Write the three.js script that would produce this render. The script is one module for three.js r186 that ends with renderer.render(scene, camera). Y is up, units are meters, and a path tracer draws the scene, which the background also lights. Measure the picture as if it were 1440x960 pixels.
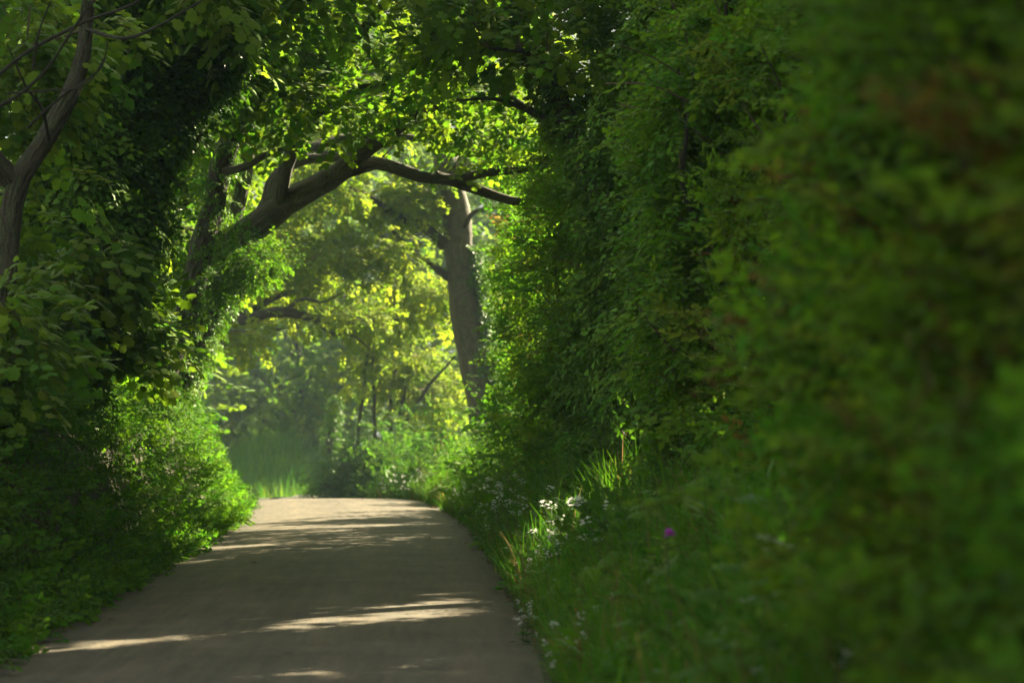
import * as THREE from 'three';
import { ImprovedNoise } from 'three/addons/math/ImprovedNoise.js';
import { mergeGeometries } from 'three/addons/utils/BufferGeometryUtils.js';

// ---------------------------------------------------------------- camera, sky, sun, exposure
const scene = new THREE.Scene();
const EYE = 1.42, FPX = 3000;                       // eye height over the lane, focal length in photo pixels
const camera = new THREE.PerspectiveCamera(2 * Math.atan(480 / FPX) * 180 / Math.PI, 1440 / 960, 0.3, 900);
camera.position.set(0, EYE, 0);
camera.lookAt(0, EYE, -10);
camera.setViewOffset(1440, 960, 0, -120, 1440, 960); // rising lens: verticals stay upright
camera.focus = 21;
camera.userData.fStop = 2;
scene.fog = new THREE.FogExp2(new THREE.Color(0.62, 0.82, 1.0), 0.0008); // thin morning haze
camera.updateProjectionMatrix(); camera.updateMatrixWorld();

const SUN_AZ = 45 * Math.PI / 180, SUN_EL = 29 * Math.PI / 180;
const S = new THREE.Vector3(Math.cos(SUN_EL) * Math.sin(SUN_AZ), Math.sin(SUN_EL), -Math.cos(SUN_EL) * Math.cos(SUN_AZ));
// hazy spring morning sky: pale air, whiter toward the horizon and in a broad glow round the sun
const SKY_LEVEL = 0.118;
{
  const w = 512, h = 256, data = new Float32Array(w * h * 4);
  for (let j = 0; j < h; j++) for (let i = 0; i < w; i++) {
    const el = ((j + 0.5) / h - 0.5) * Math.PI, az = ((i + 0.5) / w - 0.5) * 2 * Math.PI, y = Math.sin(el), c = Math.cos(el);
    const toSun = Math.max(0, c * Math.cos(az) * S.x + y * S.y + c * Math.sin(az) * S.z), f = Math.pow(Math.max(0, 1 - Math.max(0, y)), 2.2), glow = 0.5 * Math.pow(toSun, 6) + 0.8 * Math.pow(toSun, 40);
    const k = (j * w + i) * 4;
    data[k] = SKY_LEVEL * (0.86 + 0.22 * f + glow); data[k + 1] = SKY_LEVEL * (0.89 + 0.15 * f + glow * 0.92); data[k + 2] = SKY_LEVEL * (0.86 + 0.02 * f + glow * 0.7); data[k + 3] = 1;
  }
  const t = new THREE.DataTexture(data, w, h, THREE.RGBAFormat, THREE.FloatType);
  t.mapping = THREE.EquirectangularReflectionMapping; t.magFilter = THREE.LinearFilter; t.needsUpdate = true;
  scene.background = t; scene.environment = t;
}
const sun = new THREE.DirectionalLight(new THREE.Color(1.0, 0.84, 0.58), 5);
sun.position.copy(S).multiplyScalar(120).add(new THREE.Vector3(0, 0, -35));
sun.target.position.set(0, 0, -35);
sun.castShadow = true; sun.shadow.radius = 1;
sun.shadow.mapSize.set(4096, 4096);
Object.assign(sun.shadow.camera, { left: -70, right: 70, top: 70, bottom: -70, near: 1, far: 300 });
scene.add(sun, sun.target);

const renderer = new THREE.WebGLRenderer({ antialias: true });
renderer.toneMapping = THREE.LinearToneMapping;
renderer.toneMappingExposure = 8;
renderer.shadowMap.enabled = true;

// ---------------------------------------------------------------- small helpers
let seed = 7;
const seeded = (s) => { seed = s >>> 0; };
function rnd() { seed = (seed + 0x6D2B79F5) >>> 0; let t = seed; t = Math.imul(t ^ (t >>> 15), t | 1); t ^= t + Math.imul(t ^ (t >>> 7), t | 61); return ((t ^ (t >>> 14)) >>> 0) / 4294967296; }
const rr = (a, b) => a + (b - a) * rnd();
const gauss = () => (rnd() + rnd() + rnd() + rnd() - 2) * 1.0;
const V = (x, y, z) => new THREE.Vector3(x, y, z);
const clamp = THREE.MathUtils.clamp, lerp = THREE.MathUtils.lerp, smooth = THREE.MathUtils.smoothstep;
const noiser = new ImprovedNoise();
const noise = (x, y, z = 0) => noiser.noise(x + 31.4, y + 17.2, z + 5.1);
// a place in the world, from bearing and elevation (in photo pixels) and its distance down the lane
const W = (px, py, d) => V((px - 720) / FPX * d, EYE + (600 - py) / FPX * d, -d);
const names = new Map();
function numbered(n) { const k = names.get(n) ?? 0; names.set(n, k + 1); return k ? n + '_' + String(k).padStart(3, '0') : n; }
function shade(o) { o.castShadow = true; o.receiveShadow = true; return o; }
function thing(name, label, category, group) {
  const o = new THREE.Group(); o.name = numbered(name); o.userData = { label, category };
  if (group) o.userData.group = group;
  scene.add(o); return o;
}
function part(name, geo, mat, parent, kind) {
  const m = shade(new THREE.Mesh(geo, mat)); m.name = name; if (kind) m.userData.kind = kind; parent.add(m); return m;
}

// ---------------------------------------------------------------- textures and materials
function noiseTexture(size, fn, srgb) {
  const data = new Uint8Array(size * size * 4);
  for (let y = 0; y < size; y++) for (let x = 0; x < size; x++) {
    const c = fn(x / size, y / size, x, y), i = (y * size + x) * 4;
    for (let k = 0; k < 3; k++) data[i + k] = clamp(Math.round(c[k] * 255), 0, 255);
    data[i + 3] = 255;
  }
  const t = new THREE.DataTexture(data, size, size);
  t.wrapS = t.wrapT = THREE.RepeatWrapping; t.magFilter = THREE.LinearFilter; t.minFilter = THREE.LinearMipmapLinearFilter;
  if (srgb) t.colorSpace = THREE.SRGBColorSpace;
  t.needsUpdate = true; return t;
}
// tileable value noise, period p cells
function tileNoise(p, s) {
  const g = new Float32Array(p * p); let q = s * 7919 + 13;
  for (let i = 0; i < g.length; i++) { q = (Math.imul(q, 1664525) + 1013904223) >>> 0; g[i] = q / 4294967296; }
  return (u, v) => {
    const x = ((u % 1) + 1) % 1 * p, y = ((v % 1) + 1) % 1 * p, x0 = Math.floor(x), y0 = Math.floor(y);
    const f = x - x0, h = y - y0, a = f * f * (3 - 2 * f), b = h * h * (3 - 2 * h);
    const G = (i, j) => g[((j % p) * p) + (i % p)];
    return lerp(lerp(G(x0, y0), G(x0 + 1, y0), a), lerp(G(x0, y0 + 1), G(x0 + 1, y0 + 1), a), b);
  };
}
const t4 = tileNoise(4, 1), t9 = tileNoise(9, 2), t24 = tileNoise(24, 3), t64 = tileNoise(64, 4), t160 = tileNoise(160, 5), t400 = tileNoise(400, 6);

// lane surface: fine chippings, worn tan wheel paths with streaks along the lane (v runs along)
const roadMap = noiseTexture(1024, (u, v) => {
  const grain = t400(u, v) * 0.5 + t160(u, v) * 0.5;
  const along = t64(u, v * 0.06) * 0.5 + t24(u, v * 0.12) * 0.5;
  const patch = t9(u, v) * 0.6 + t4(u, v) * 0.4;
  const k = 0.265 + 0.15 * (grain - 0.5) + 0.1 * (along - 0.5) + 0.1 * (patch - 0.5);
  const speck = t400(u + 0.37, v + 0.11) > 0.93 ? -0.07 : 0;
  const warm = 0.03 * (along - 0.35);
  return [k + 0.032 + warm + speck, k + 0.012 + speck, k - 0.05 - warm + speck];
}, true);
const roadBump = noiseTexture(1024, (u, v) => { const k = t400(u, v) * 0.6 + t160(u, v) * 0.4; return [k, k, k]; });
const roadMat = new THREE.MeshStandardMaterial({ map: roadMap, bumpMap: roadBump, bumpScale: 0.004, roughness: 0.7 });

const soilMap = noiseTexture(512, (u, v) => {
  const a = t64(u, v), b = t9(u, v), c = t160(u, v);
  const k = 0.16 + 0.12 * (a - 0.5) + 0.1 * (c - 0.5), g = b > 0.5 ? 0.03 : 0;
  return [k + 0.05, k + 0.045 + g, k * 0.7];
}, true);
const soilMat = new THREE.MeshStandardMaterial({ map: soilMap, roughness: 1 });

const barkMap = noiseTexture(512, (u, v) => {
  const f = t24(u, v * 0.2) * 0.5 + t64(u, v * 0.3) * 0.5, c = t160(u, v), p = t9(u, v);
  const k = 0.2 + 0.2 * (f - 0.5) + 0.12 * (c - 0.5);
  const lichen = p > 0.6 && c > 0.45 ? 0.05 : 0;
  return [k + 0.02, k + 0.012 + lichen, k - 0.045];
}, true);
const barkBump = noiseTexture(512, (u, v) => { const f = t24(u, v * 0.2) * 0.45 + t64(u, v * 0.3) * 0.4 + t160(u, v) * 0.15; return [f, f, f]; });
const barkMat = new THREE.MeshStandardMaterial({ map: barkMap, bumpMap: barkBump, bumpScale: 0.03, roughness: 0.95 });
const greyBarkMat = new THREE.MeshStandardMaterial({ map: barkMap, bumpMap: barkBump, bumpScale: 0.012, roughness: 0.8, color: new THREE.Color(1.6, 1.55, 1.45) });
const twigMat = new THREE.MeshStandardMaterial({ color: new THREE.Color(0.1, 0.075, 0.05), roughness: 0.9 });
const leafMat = new THREE.MeshPhysicalMaterial({ color: 0xffffff, vertexColors: true, roughness: 1, transmission: 0.6, thickness: 0, specularIntensity: 0.25, side: THREE.DoubleSide });
const ivyMat = new THREE.MeshPhysicalMaterial({ color: 0xffffff, vertexColors: true, roughness: 1, transmission: 0.3, thickness: 0, specularIntensity: 0.3, clearcoat: 0.2, clearcoatRoughness: 0.35, side: THREE.DoubleSide });
const grassMat = new THREE.MeshPhysicalMaterial({ color: 0xffffff, vertexColors: true, roughness: 1, transmission: 0.45, thickness: 0, specularIntensity: 0.25, side: THREE.DoubleSide });
const petalMat = new THREE.MeshPhysicalMaterial({ color: new THREE.Color(0.78, 0.8, 0.74), roughness: 1, transmission: 0.35, thickness: 0, side: THREE.DoubleSide });
const purpleMat = new THREE.MeshPhysicalMaterial({ color: new THREE.Color(0.5, 0.06, 0.55), roughness: 1, transmission: 0.35, thickness: 0, side: THREE.DoubleSide });
const stemMat = new THREE.MeshStandardMaterial({ color: new THREE.Color(0.06, 0.1, 0.025), roughness: 0.9 });

// ---------------------------------------------------------------- geometry makers
function geometryOf(pos, idx, col, uv) {
  const g = new THREE.BufferGeometry();
  g.setAttribute('position', new THREE.Float32BufferAttribute(pos, 3));
  if (col) g.setAttribute('color', new THREE.Float32BufferAttribute(col, 3));
  if (uv) g.setAttribute('uv', new THREE.Float32BufferAttribute(uv, 2));
  g.setIndex(idx); g.computeVertexNormals(); return g;
}
// tapered, slightly knobbly tube along points [{p, r}]
function tube(nodes, sides = 8, knob = 0.08, uvScale = 1) {
  const pos = [], idx = [], uv = [], n = nodes.length; let run = 0;
  let side = V(1, 0, 0); const t = V(0, 0, 0), b = V(0, 0, 0);
  for (let i = 0; i < n; i++) {
    const a = nodes[Math.max(0, i - 1)].p, c = nodes[Math.min(n - 1, i + 1)].p;
    t.copy(c).sub(a).normalize();
    side.addScaledVector(t, -side.dot(t)); if (side.lengthSq() < 1e-4) side.set(0, 0, 1).addScaledVector(t, -t.z); side.normalize();
    b.crossVectors(t, side);
    if (i) run += nodes[i].p.distanceTo(nodes[i - 1].p);
    const r = nodes[i].r, p = nodes[i].p;
    for (let k = 0; k <= sides; k++) {
      const f = k / sides * Math.PI * 2, cs = Math.cos(f), sn = Math.sin(f);
      const q = r * (1 + knob * noise(cs * 1.3 + p.x * 0.7, sn * 1.3 + p.z * 0.7, run * 1.1 / Math.max(r * 4, 0.2)) * 2);
      pos.push(p.x + (side.x * cs + b.x * sn) * q, p.y + (side.y * cs + b.y * sn) * q, p.z + (side.z * cs + b.z * sn) * q);
      uv.push(k / sides * Math.max(1, Math.round(r * 6.3 / uvScale)), run / uvScale);
      if (i && k) { const m = i * (sides + 1) + k; idx.push(m - 1, m - sides - 2, m - sides - 1, m - 1, m - sides - 1, m); }
    }
  }
  const tip = pos.length / 3; const e = nodes[n - 1].p; pos.push(e.x, e.y, e.z); uv.push(0, run / uvScale);
  for (let k = 0; k < sides; k++) idx.push((n - 1) * (sides + 1) + k, (n - 1) * (sides + 1) + k + 1, tip);
  return geometryOf(pos, idx, null, uv);
}
// smooth path through points with radii, resampled; wobble gives natural kinks
function path(points, radii, step = 0.25, wobble = 0.03) {
  const curve = new THREE.CatmullRomCurve3(points, false, 'centripetal'), L = curve.getLength(), n = Math.max(6, Math.ceil(L / step)), out = [];
  for (let i = 0; i <= n; i++) {
    const f = i / n, p = curve.getPoint(f), k = f * (radii.length - 1), k0 = Math.min(radii.length - 2, Math.floor(k));
    p.x += wobble * noise(p.y * 1.7, p.z * 1.1, p.x) * 2; p.z += wobble * noise(p.x * 1.3, p.y * 1.9, 4.4) * 2; p.y += wobble * noise(p.x * 1.9, p.z, 9.7);
    out.push({ p, r: lerp(radii[k0], radii[k0 + 1], k - k0) });
  }
  return out;
}

// leaf outlines: fans round a centre, along +X, face up +Y
const OUTLINES = {
  palmate: { c: [0.42, 0.03], pts: [[0, 0], [0.16, 0.2], [0.02, 0.42], [0.3, 0.36], [0.42, 0.62], [0.6, 0.34], [0.8, 0.34], [1.02, 0], [0.8, -0.34], [0.6, -0.34], [0.42, -0.62], [0.3, -0.36], [0.02, -0.42], [0.16, -0.2]], droop: 0.25 },
  ovate: { c: [0.45, -0.05], pts: [[0, 0], [0.4, 0.3], [0.72, 0.2], [1, 0], [0.72, -0.2], [0.4, -0.3]], droop: 0.12 },
  lobed: { c: [0.35, 0.02], pts: [[0, 0], [0.0, 0.38], [0.34, 0.36], [0.5, 0.24], [1, 0], [0.5, -0.24], [0.34, -0.36], [0.0, -0.38]], droop: 0.15 },
};
function addLeaf(buf, kind, base, dir, up, size, tint) {
  const o = OUTLINES[kind], side = V(0, 0, 0).crossVectors(up, dir).normalize(), n = V(0, 0, 0).crossVectors(dir, side).normalize(), at = buf.pos.length / 3;
  const put = (x, z, y) => { const q = base.clone().addScaledVector(dir, x * size).addScaledVector(side, z * size).addScaledVector(n, y * size); buf.pos.push(q.x, q.y, q.z); buf.col.push(...tint); };
  put(o.c[0], 0, o.c[1]);
  for (const [x, z] of o.pts) put(x, z, -o.droop * (z * z * 1.6 + (x - 0.3) * (x - 0.3) * (x > 0.3 ? 1 : 0)) + (kind === 'ovate' ? Math.abs(z) * 0.35 : 0));
  const m = o.pts.length; for (let k = 0; k < m; k++) buf.idx.push(at, at + 1 + k, at + 1 + (k + 1) % m);
}
function addTwig(buf, pts, r, tint) {
  for (let i = 0; i + 1 < pts.length; i++) {
    const at = buf.pos.length / 3, t = pts[i + 1].clone().sub(pts[i]).normalize(), a = V(0, 1, 0).addScaledVector(t, -t.y); if (a.lengthSq() < 0.01) a.set(1, 0, 0); a.normalize(); const b = V(0, 0, 0).crossVectors(t, a);
    for (const q of [pts[i], pts[i + 1]]) for (let k = 0; k < 3; k++) { const f = k * 2.094; buf.pos.push(q.x + (a.x * Math.cos(f) + b.x * Math.sin(f)) * r, q.y + (a.y * Math.cos(f) + b.y * Math.sin(f)) * r, q.z + (a.z * Math.cos(f) + b.z * Math.sin(f)) * r); buf.col.push(...tint); }
    for (let k = 0; k < 3; k++) { const l = (k + 1) % 3; buf.idx.push(at + k, at + l, at + 3 + k, at + l, at + 3 + l, at + 3 + k); }
  }
}
// a spray: twig along +X with leaves either side, faces about +Y
function spray(kind, count, leaf, length, { droop = 0.15, flat = 0.5, stalk = 0.3, bushy = 0.25 } = {}) {
  const buf = { pos: [], idx: [], col: [] }, tw = [];
  for (let i = 0; i <= 3; i++) { const f = i / 3; tw.push(V(f * length, -droop * length * f * f + gauss() * 0.01, gauss() * 0.03 * length)); }
  addTwig(buf, tw, 0.0022 + length * 0.004, [0.9, 0.5, 0.45]);
  for (let i = 0; i < count; i++) {
    const f = count > 1 ? 0.12 + 0.88 * i / (count - 1) : 1, s = i % 2 ? 1 : -1, ang = (i === count - 1 ? gauss() * 0.3 : s * rr(0.6, 1.2));
    const base = V(f * length, -droop * length * f * f + gauss() * bushy * leaf, gauss() * 0.05 * length);
    const dir = V(Math.cos(ang), gauss() * 0.35 - 0.15, Math.sin(ang)).normalize(), up = V(gauss() * flat, 1, gauss() * flat).normalize();
    const b2 = base.clone().addScaledVector(dir, leaf * stalk);
    if (stalk > 0.2) addTwig(buf, [base, b2], 0.0018, [0.9, 0.8, 0.4]);
    const k = rr(0.82, 1.15), y = rr(-0.08, 0.1);
    addLeaf(buf, kind, b2, dir, up, leaf * rr(0.7, 1.2), [k + y, k, k]);
  }
  return geometryOf(buf.pos, buf.idx, buf.col);
}
seeded(11);
const variants = (n, f) => Array.from({ length: n }, f);
const SYC = variants(4, () => spray('palmate', 8, 0.125, 0.34, { droop: 0.35, flat: 0.45, stalk: 0.55 }));
const SMALL = variants(4, () => spray('ovate', 15, 0.05, 0.3, { droop: 0.15, flat: 0.6, stalk: 0.1, bushy: 0.7 }));
const BEECH = variants(4, () => spray('ovate', 13, 0.075, 0.36, { droop: 0.2, flat: 0.45, stalk: 0.1, bushy: 0.4 }));
const IVY = variants(3, () => spray('lobed', 10, 0.07, 0.28, { droop: 0.1, flat: 0.35, stalk: 0.5, bushy: 0.5 }));
const NETTLE = variants(3, () => spray('ovate', 14, 0.085, 0.3, { droop: 0.05, flat: 0.6, stalk: 0.1, bushy: 0.5 }));
// grass tuft: upright along +Y
function tuft(blades, h, spread, lean) {
  const buf = { pos: [], idx: [], col: [] };
  for (let i = 0; i < blades; i++) {
    const a = rr(0, 6.283), hh = h * rr(0.5, 1.15), w = rr(0.0035, 0.0075), l = lean * rr(0.3, 1.4) * hh, x = gauss() * spread, z = gauss() * spread, at = buf.pos.length / 3, k = rr(0.8, 1.2), straw = rnd() < 0.08;
    const dx = Math.cos(a), dz = Math.sin(a), nseg = 4;
    for (let s = 0; s <= nseg; s++) {
      const f = s / nseg, ww = w * (1 - f * f * 0.9), cx = x + dx * l * f * f, cz = z + dz * l * f * f, y = hh * (f - 0.25 * lean * f * f * f);
      buf.pos.push(cx - dz * ww, y, cz + dx * ww, cx + dz * ww, y, cz - dx * ww);
      const c = straw ? [2.2 * k, 1.2 * k, 1.6 * k] : [k * 1.0, k, k]; buf.col.push(...c, ...c);
      if (s) { const m = at + s * 2; buf.idx.push(m - 2, m - 1, m, m, m - 1, m + 1); }
    }
  }
  return geometryOf(buf.pos, buf.idx, buf.col);
}
const GRASS = [tuft(10, 0.42, 0.05, 0.5), tuft(8, 0.6, 0.06, 0.8), tuft(11, 0.34, 0.06, 0.7), tuft(7, 0.75, 0.05, 0.4)];

// openings in the leaves that let a beam of sun down to a spot on the lane
const BEAMS = [];
function beam(px, py, r) { const d = EYE * FPX / (py - 600); BEAMS.push({ p: V((px - 720) / FPX * d, 0, -d), r }); }
const tmp = V(0, 0, 0);
function opened(p, margin = 0.2) {
  for (const b of BEAMS) {
    tmp.copy(p).sub(b.p); const t = tmp.dot(S); if (t < 1.2) continue;
    const q = tmp.addScaledVector(S, -t).length(), r = margin + b.r * (1.1 + 0.45 * noise(p.x * 2.1, p.y * 2.1, p.z * 2.1));
    if (q < r) return true;
  }
  return false;
}
// a leafy mass: list of {p, dir, up, s, c}; several InstancedMeshes (one per spray variant)
class Leaves {
  constructor() { this.list = []; }
  add(p, dir, up, s, c) { if (opened(p, s * (s > 1.3 ? 0.34 : 0.28))) return; this.list.push([p, dir, up, s, c]); }
  build(name, kinds, mat, parent) {
    const m = new THREE.Matrix4(), x = V(0, 0, 0), y = V(0, 0, 0), z = V(0, 0, 0), col = new THREE.Color();
    kinds.forEach((geo, k) => {
      const mine = this.list.filter((_, i) => i % kinds.length === k); if (!mine.length) return;
      const im = shade(new THREE.InstancedMesh(geo, mat, mine.length)); im.name = name; im.userData.kind = 'stuff';
      mine.forEach(([p, d, u, s, c], i) => {
        x.copy(d).normalize(); z.crossVectors(x, u); if (z.lengthSq() < 1e-5) z.set(0, 0, 1); z.normalize(); y.crossVectors(z, x);
        m.makeBasis(x.multiplyScalar(s), y.multiplyScalar(s), z.multiplyScalar(s)); m.setPosition(p); im.setMatrixAt(i, m); im.setColorAt(i, col.setRGB(...c));
      });
      parent.add(im);
    });
  }
}
const tintOf = (a, b, jitter = 0.18) => { const f = rnd(), k = 1 + gauss() * jitter; return [lerp(a[0], b[0], f) * k, lerp(a[1], b[1], f) * k, lerp(a[2], b[2], f) * k]; };
const C = { // leaf base colours by kind of plant (linear): two ends of the spread between single sprays
  syc: [[0.07, 0.195, 0.007], [0.19, 0.29, 0.012]], hedge: [[0.07, 0.235, 0.008], [0.17, 0.32, 0.011]], hedgeWarm: [[0.1, 0.25, 0.007], [0.21, 0.31, 0.01]],
  young: [[0.14, 0.27, 0.01], [0.29, 0.36, 0.02]], // trees past the crest: young leaf yellowed further, sun glow painted into the colour
  ivy: [[0.05, 0.165, 0.007], [0.11, 0.225, 0.009]], nettle: [[0.05, 0.18, 0.006], [0.12, 0.25, 0.008]], grass: [[0.055, 0.21, 0.006], [0.12, 0.28, 0.009]],
};

// sun spots seen on the lane
for (const [px, py, r] of [[505, 872, 0.26], [575, 864, 0.2], [440, 884, 0.08], [75, 916, 0.08], [480, 955, 0.06], [420, 718, 0.6], [520, 717, 0.7], [380, 720, 0.4], [570, 708, 0.7], [470, 703, 0.7], [400, 745, 0.25], [330, 742, 0.25], [520, 742, 0.2], [640, 850, 0.12], [370, 706, 0.5], [350, 770, 0.12], [640, 838, 0.08]]) beam(px, py, r);
BEAMS.push({ p: W(315, 655, 40), r: 0.3 }, { p: W(300, 640, 38), r: 0.22 }, { p: W(280, 720, 33), r: 0.1 },
  { p: W(530, 340, 46), r: 1.3 }, { p: W(440, 400, 46), r: 1.2 }, { p: W(565, 260, 46), r: 1.2 }, { p: W(380, 420, 45), r: 0.8 }, { p: W(420, 330, 46), r: 1 }, { p: W(560, 470, 52), r: 0.9 }, { p: W(470, 290, 46), r: 0.7 }, { p: W(760, 420, 31), r: 0.5 }, { p: W(740, 300, 32), r: 0.5 });

// ---------------------------------------------------------------- the lane and the ground
const CENTRE = [[-1.55, -14], [-1.55, 0], [-1.53, 12], [-1.71, 16.5], [-1.96, 22], [-2.2, 26.6], [-2.45, 31], [-3.15, 38], [-3.95, 43.5], [-5.9, 49], [-9.4, 54], [-15, 58], [-26, 62], [-60, 68]];
const laneCurve = new THREE.CatmullRomCurve3(CENTRE.map(([x, d]) => V(x, 0, -d)), false, 'centripetal');
const LANE = laneCurve.getSpacedPoints(260), LT = LANE.map((p, i) => LANE[Math.min(260, i + 1)].clone().sub(LANE[Math.max(0, i - 1)]).normalize());
const HALF = 1.76;
function laneOffset(x, z) {
  let best = 1e9, at = 0;
  for (let i = 0; i < LANE.length; i += 4) { const q = (LANE[i].x - x) ** 2 + (LANE[i].z - z) ** 2; if (q < best) { best = q; at = i; } }
  for (let i = Math.max(0, at - 4); i <= Math.min(260, at + 4); i++) { const q = (LANE[i].x - x) ** 2 + (LANE[i].z - z) ** 2; if (q < best) { best = q; at = i; } }
  const t = LT[at], p = LANE[at]; return (x - p.x) * -t.z + (z - p.z) * t.x;
}
function baseHeight(d) { const e = d - 41; return e <= 0 ? 0.012 * noise(d * 0.2, 3) : -Math.min(2.2, 0.075 * (Math.sqrt(e * e + 4) - 2)); }
function bankHeight(d) { return d < 36 ? 1.5 : d < 44 ? lerp(1.5, 0.55, (d - 36) / 8) : Math.max(0.3, 0.55 - (d - 44) * 0.02); }
function ground(x, z) {
  const d = -z, u = laneOffset(x, z), b = baseHeight(d);
  let h = b;
  if (u < -HALF) { const w = -u - HALF; h += bankHeight(d) * smooth(w, 0, 0.75) * (1 + 0.12 * noise(x * 0.8, z * 0.5)) + 0.1 * noise(x * 1.5, z * 1.5) * smooth(w, 0.1, 0.5); }
  else if (u > HALF) { const w = u - HALF; h += 0.5 * smooth(w, 0, 1.3) + 0.08 * noise(x * 1.5, z * 1.5) * smooth(w, 0.1, 0.6); }
  else h -= 0.05;
  const m = Math.exp(-(((x + 7.6) / 2.4) ** 2 + ((d - 70) / 5) ** 2)); h += 2.3 * m;
  return h;
}
{
  const xs = [], zs = [];
  for (let x = -9; x <= 4; x += 0.22) xs.push(x);
  for (let s = 0.4, x = -9; x > -240; s *= 1.2) { x -= s; xs.unshift(x); }
  for (let s = 0.4, x = 4; x < 240; s *= 1.2) { x += s; xs.push(x); }
  for (let z = 4; z >= -76; z -= 0.4) zs.push(z);
  for (let s = 0.6, z = 4; z < 120; s *= 1.3) { z += s; zs.unshift(z); }
  for (let s = 0.6, z = -76; z > -340; s *= 1.2) { z -= s; zs.push(z); }
  const pos = [], idx = [], uv = [];
  zs.forEach((z, j) => xs.forEach((x, i) => {
    pos.push(x, ground(x, z), z); uv.push(x / 2, z / 2);
    if (i && j) { const a = j * xs.length + i; idx.push(a - xs.length - 1, a - 1, a, a - xs.length - 1, a, a - xs.length); }
  }));
  const g = part('ground', geometryOf(pos, idx, null, uv), soilMat, scene); g.userData = { kind: 'structure', label: 'dark earth ground and banks under the plants' };
}
{
  const pos = [], idx = [], uv = [], cols = 18; let run = 0;
  LANE.forEach((p, i) => {
    if (i) run += p.distanceTo(LANE[i - 1]);
    const t = LT[i];
    for (let k = 0; k <= cols; k++) {
      let u = (k / cols * 2 - 1) * HALF; if (k === 0 || k === cols) u *= 1 + 0.03 * noise(run * 1.3, k) + 0.03 * noise(run * 4.1, k + 3);
      const x = p.x - t.z * u, z = p.z + t.x * u;
      pos.push(x, baseHeight(-z) + 0.03 * (1 - (u / HALF) ** 2) - (Math.abs(u) > HALF * 0.97 ? 0.02 : 0), z); uv.push(u / 3, run / 3);
      if (i && k) { const a = i * (cols + 1) + k; idx.push(a - cols - 2, a - 1 - 0, a, a - cols - 2, a, a - cols - 1); }
    }
  });
  // wind the triangles to face up
  for (let i = 0; i < idx.length; i += 3) { const t = idx[i + 1]; idx[i + 1] = idx[i + 2]; idx[i + 2] = t; }
  const r = part('road', geometryOf(pos, idx, null, uv), roadMat, scene); r.userData = { kind: 'structure', label: 'worn tan grey single track lane curving left over a crest' };
}
// point beside the lane: i along the lane table, w outward from the edge (side -1 left, 1 right)
function beside(f, side, w) { const i = clamp(Math.round(f), 0, 260), p = LANE[i], t = LT[i], u = side * (HALF + w); return V(p.x - t.z * u, 0, p.z + t.x * u); }
const laneIndexAt = (d) => { let b = 0; LANE.forEach((p, i) => { if (Math.abs(-p.z - d) < Math.abs(-LANE[b].z - d)) b = i; }); return b; };

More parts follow.
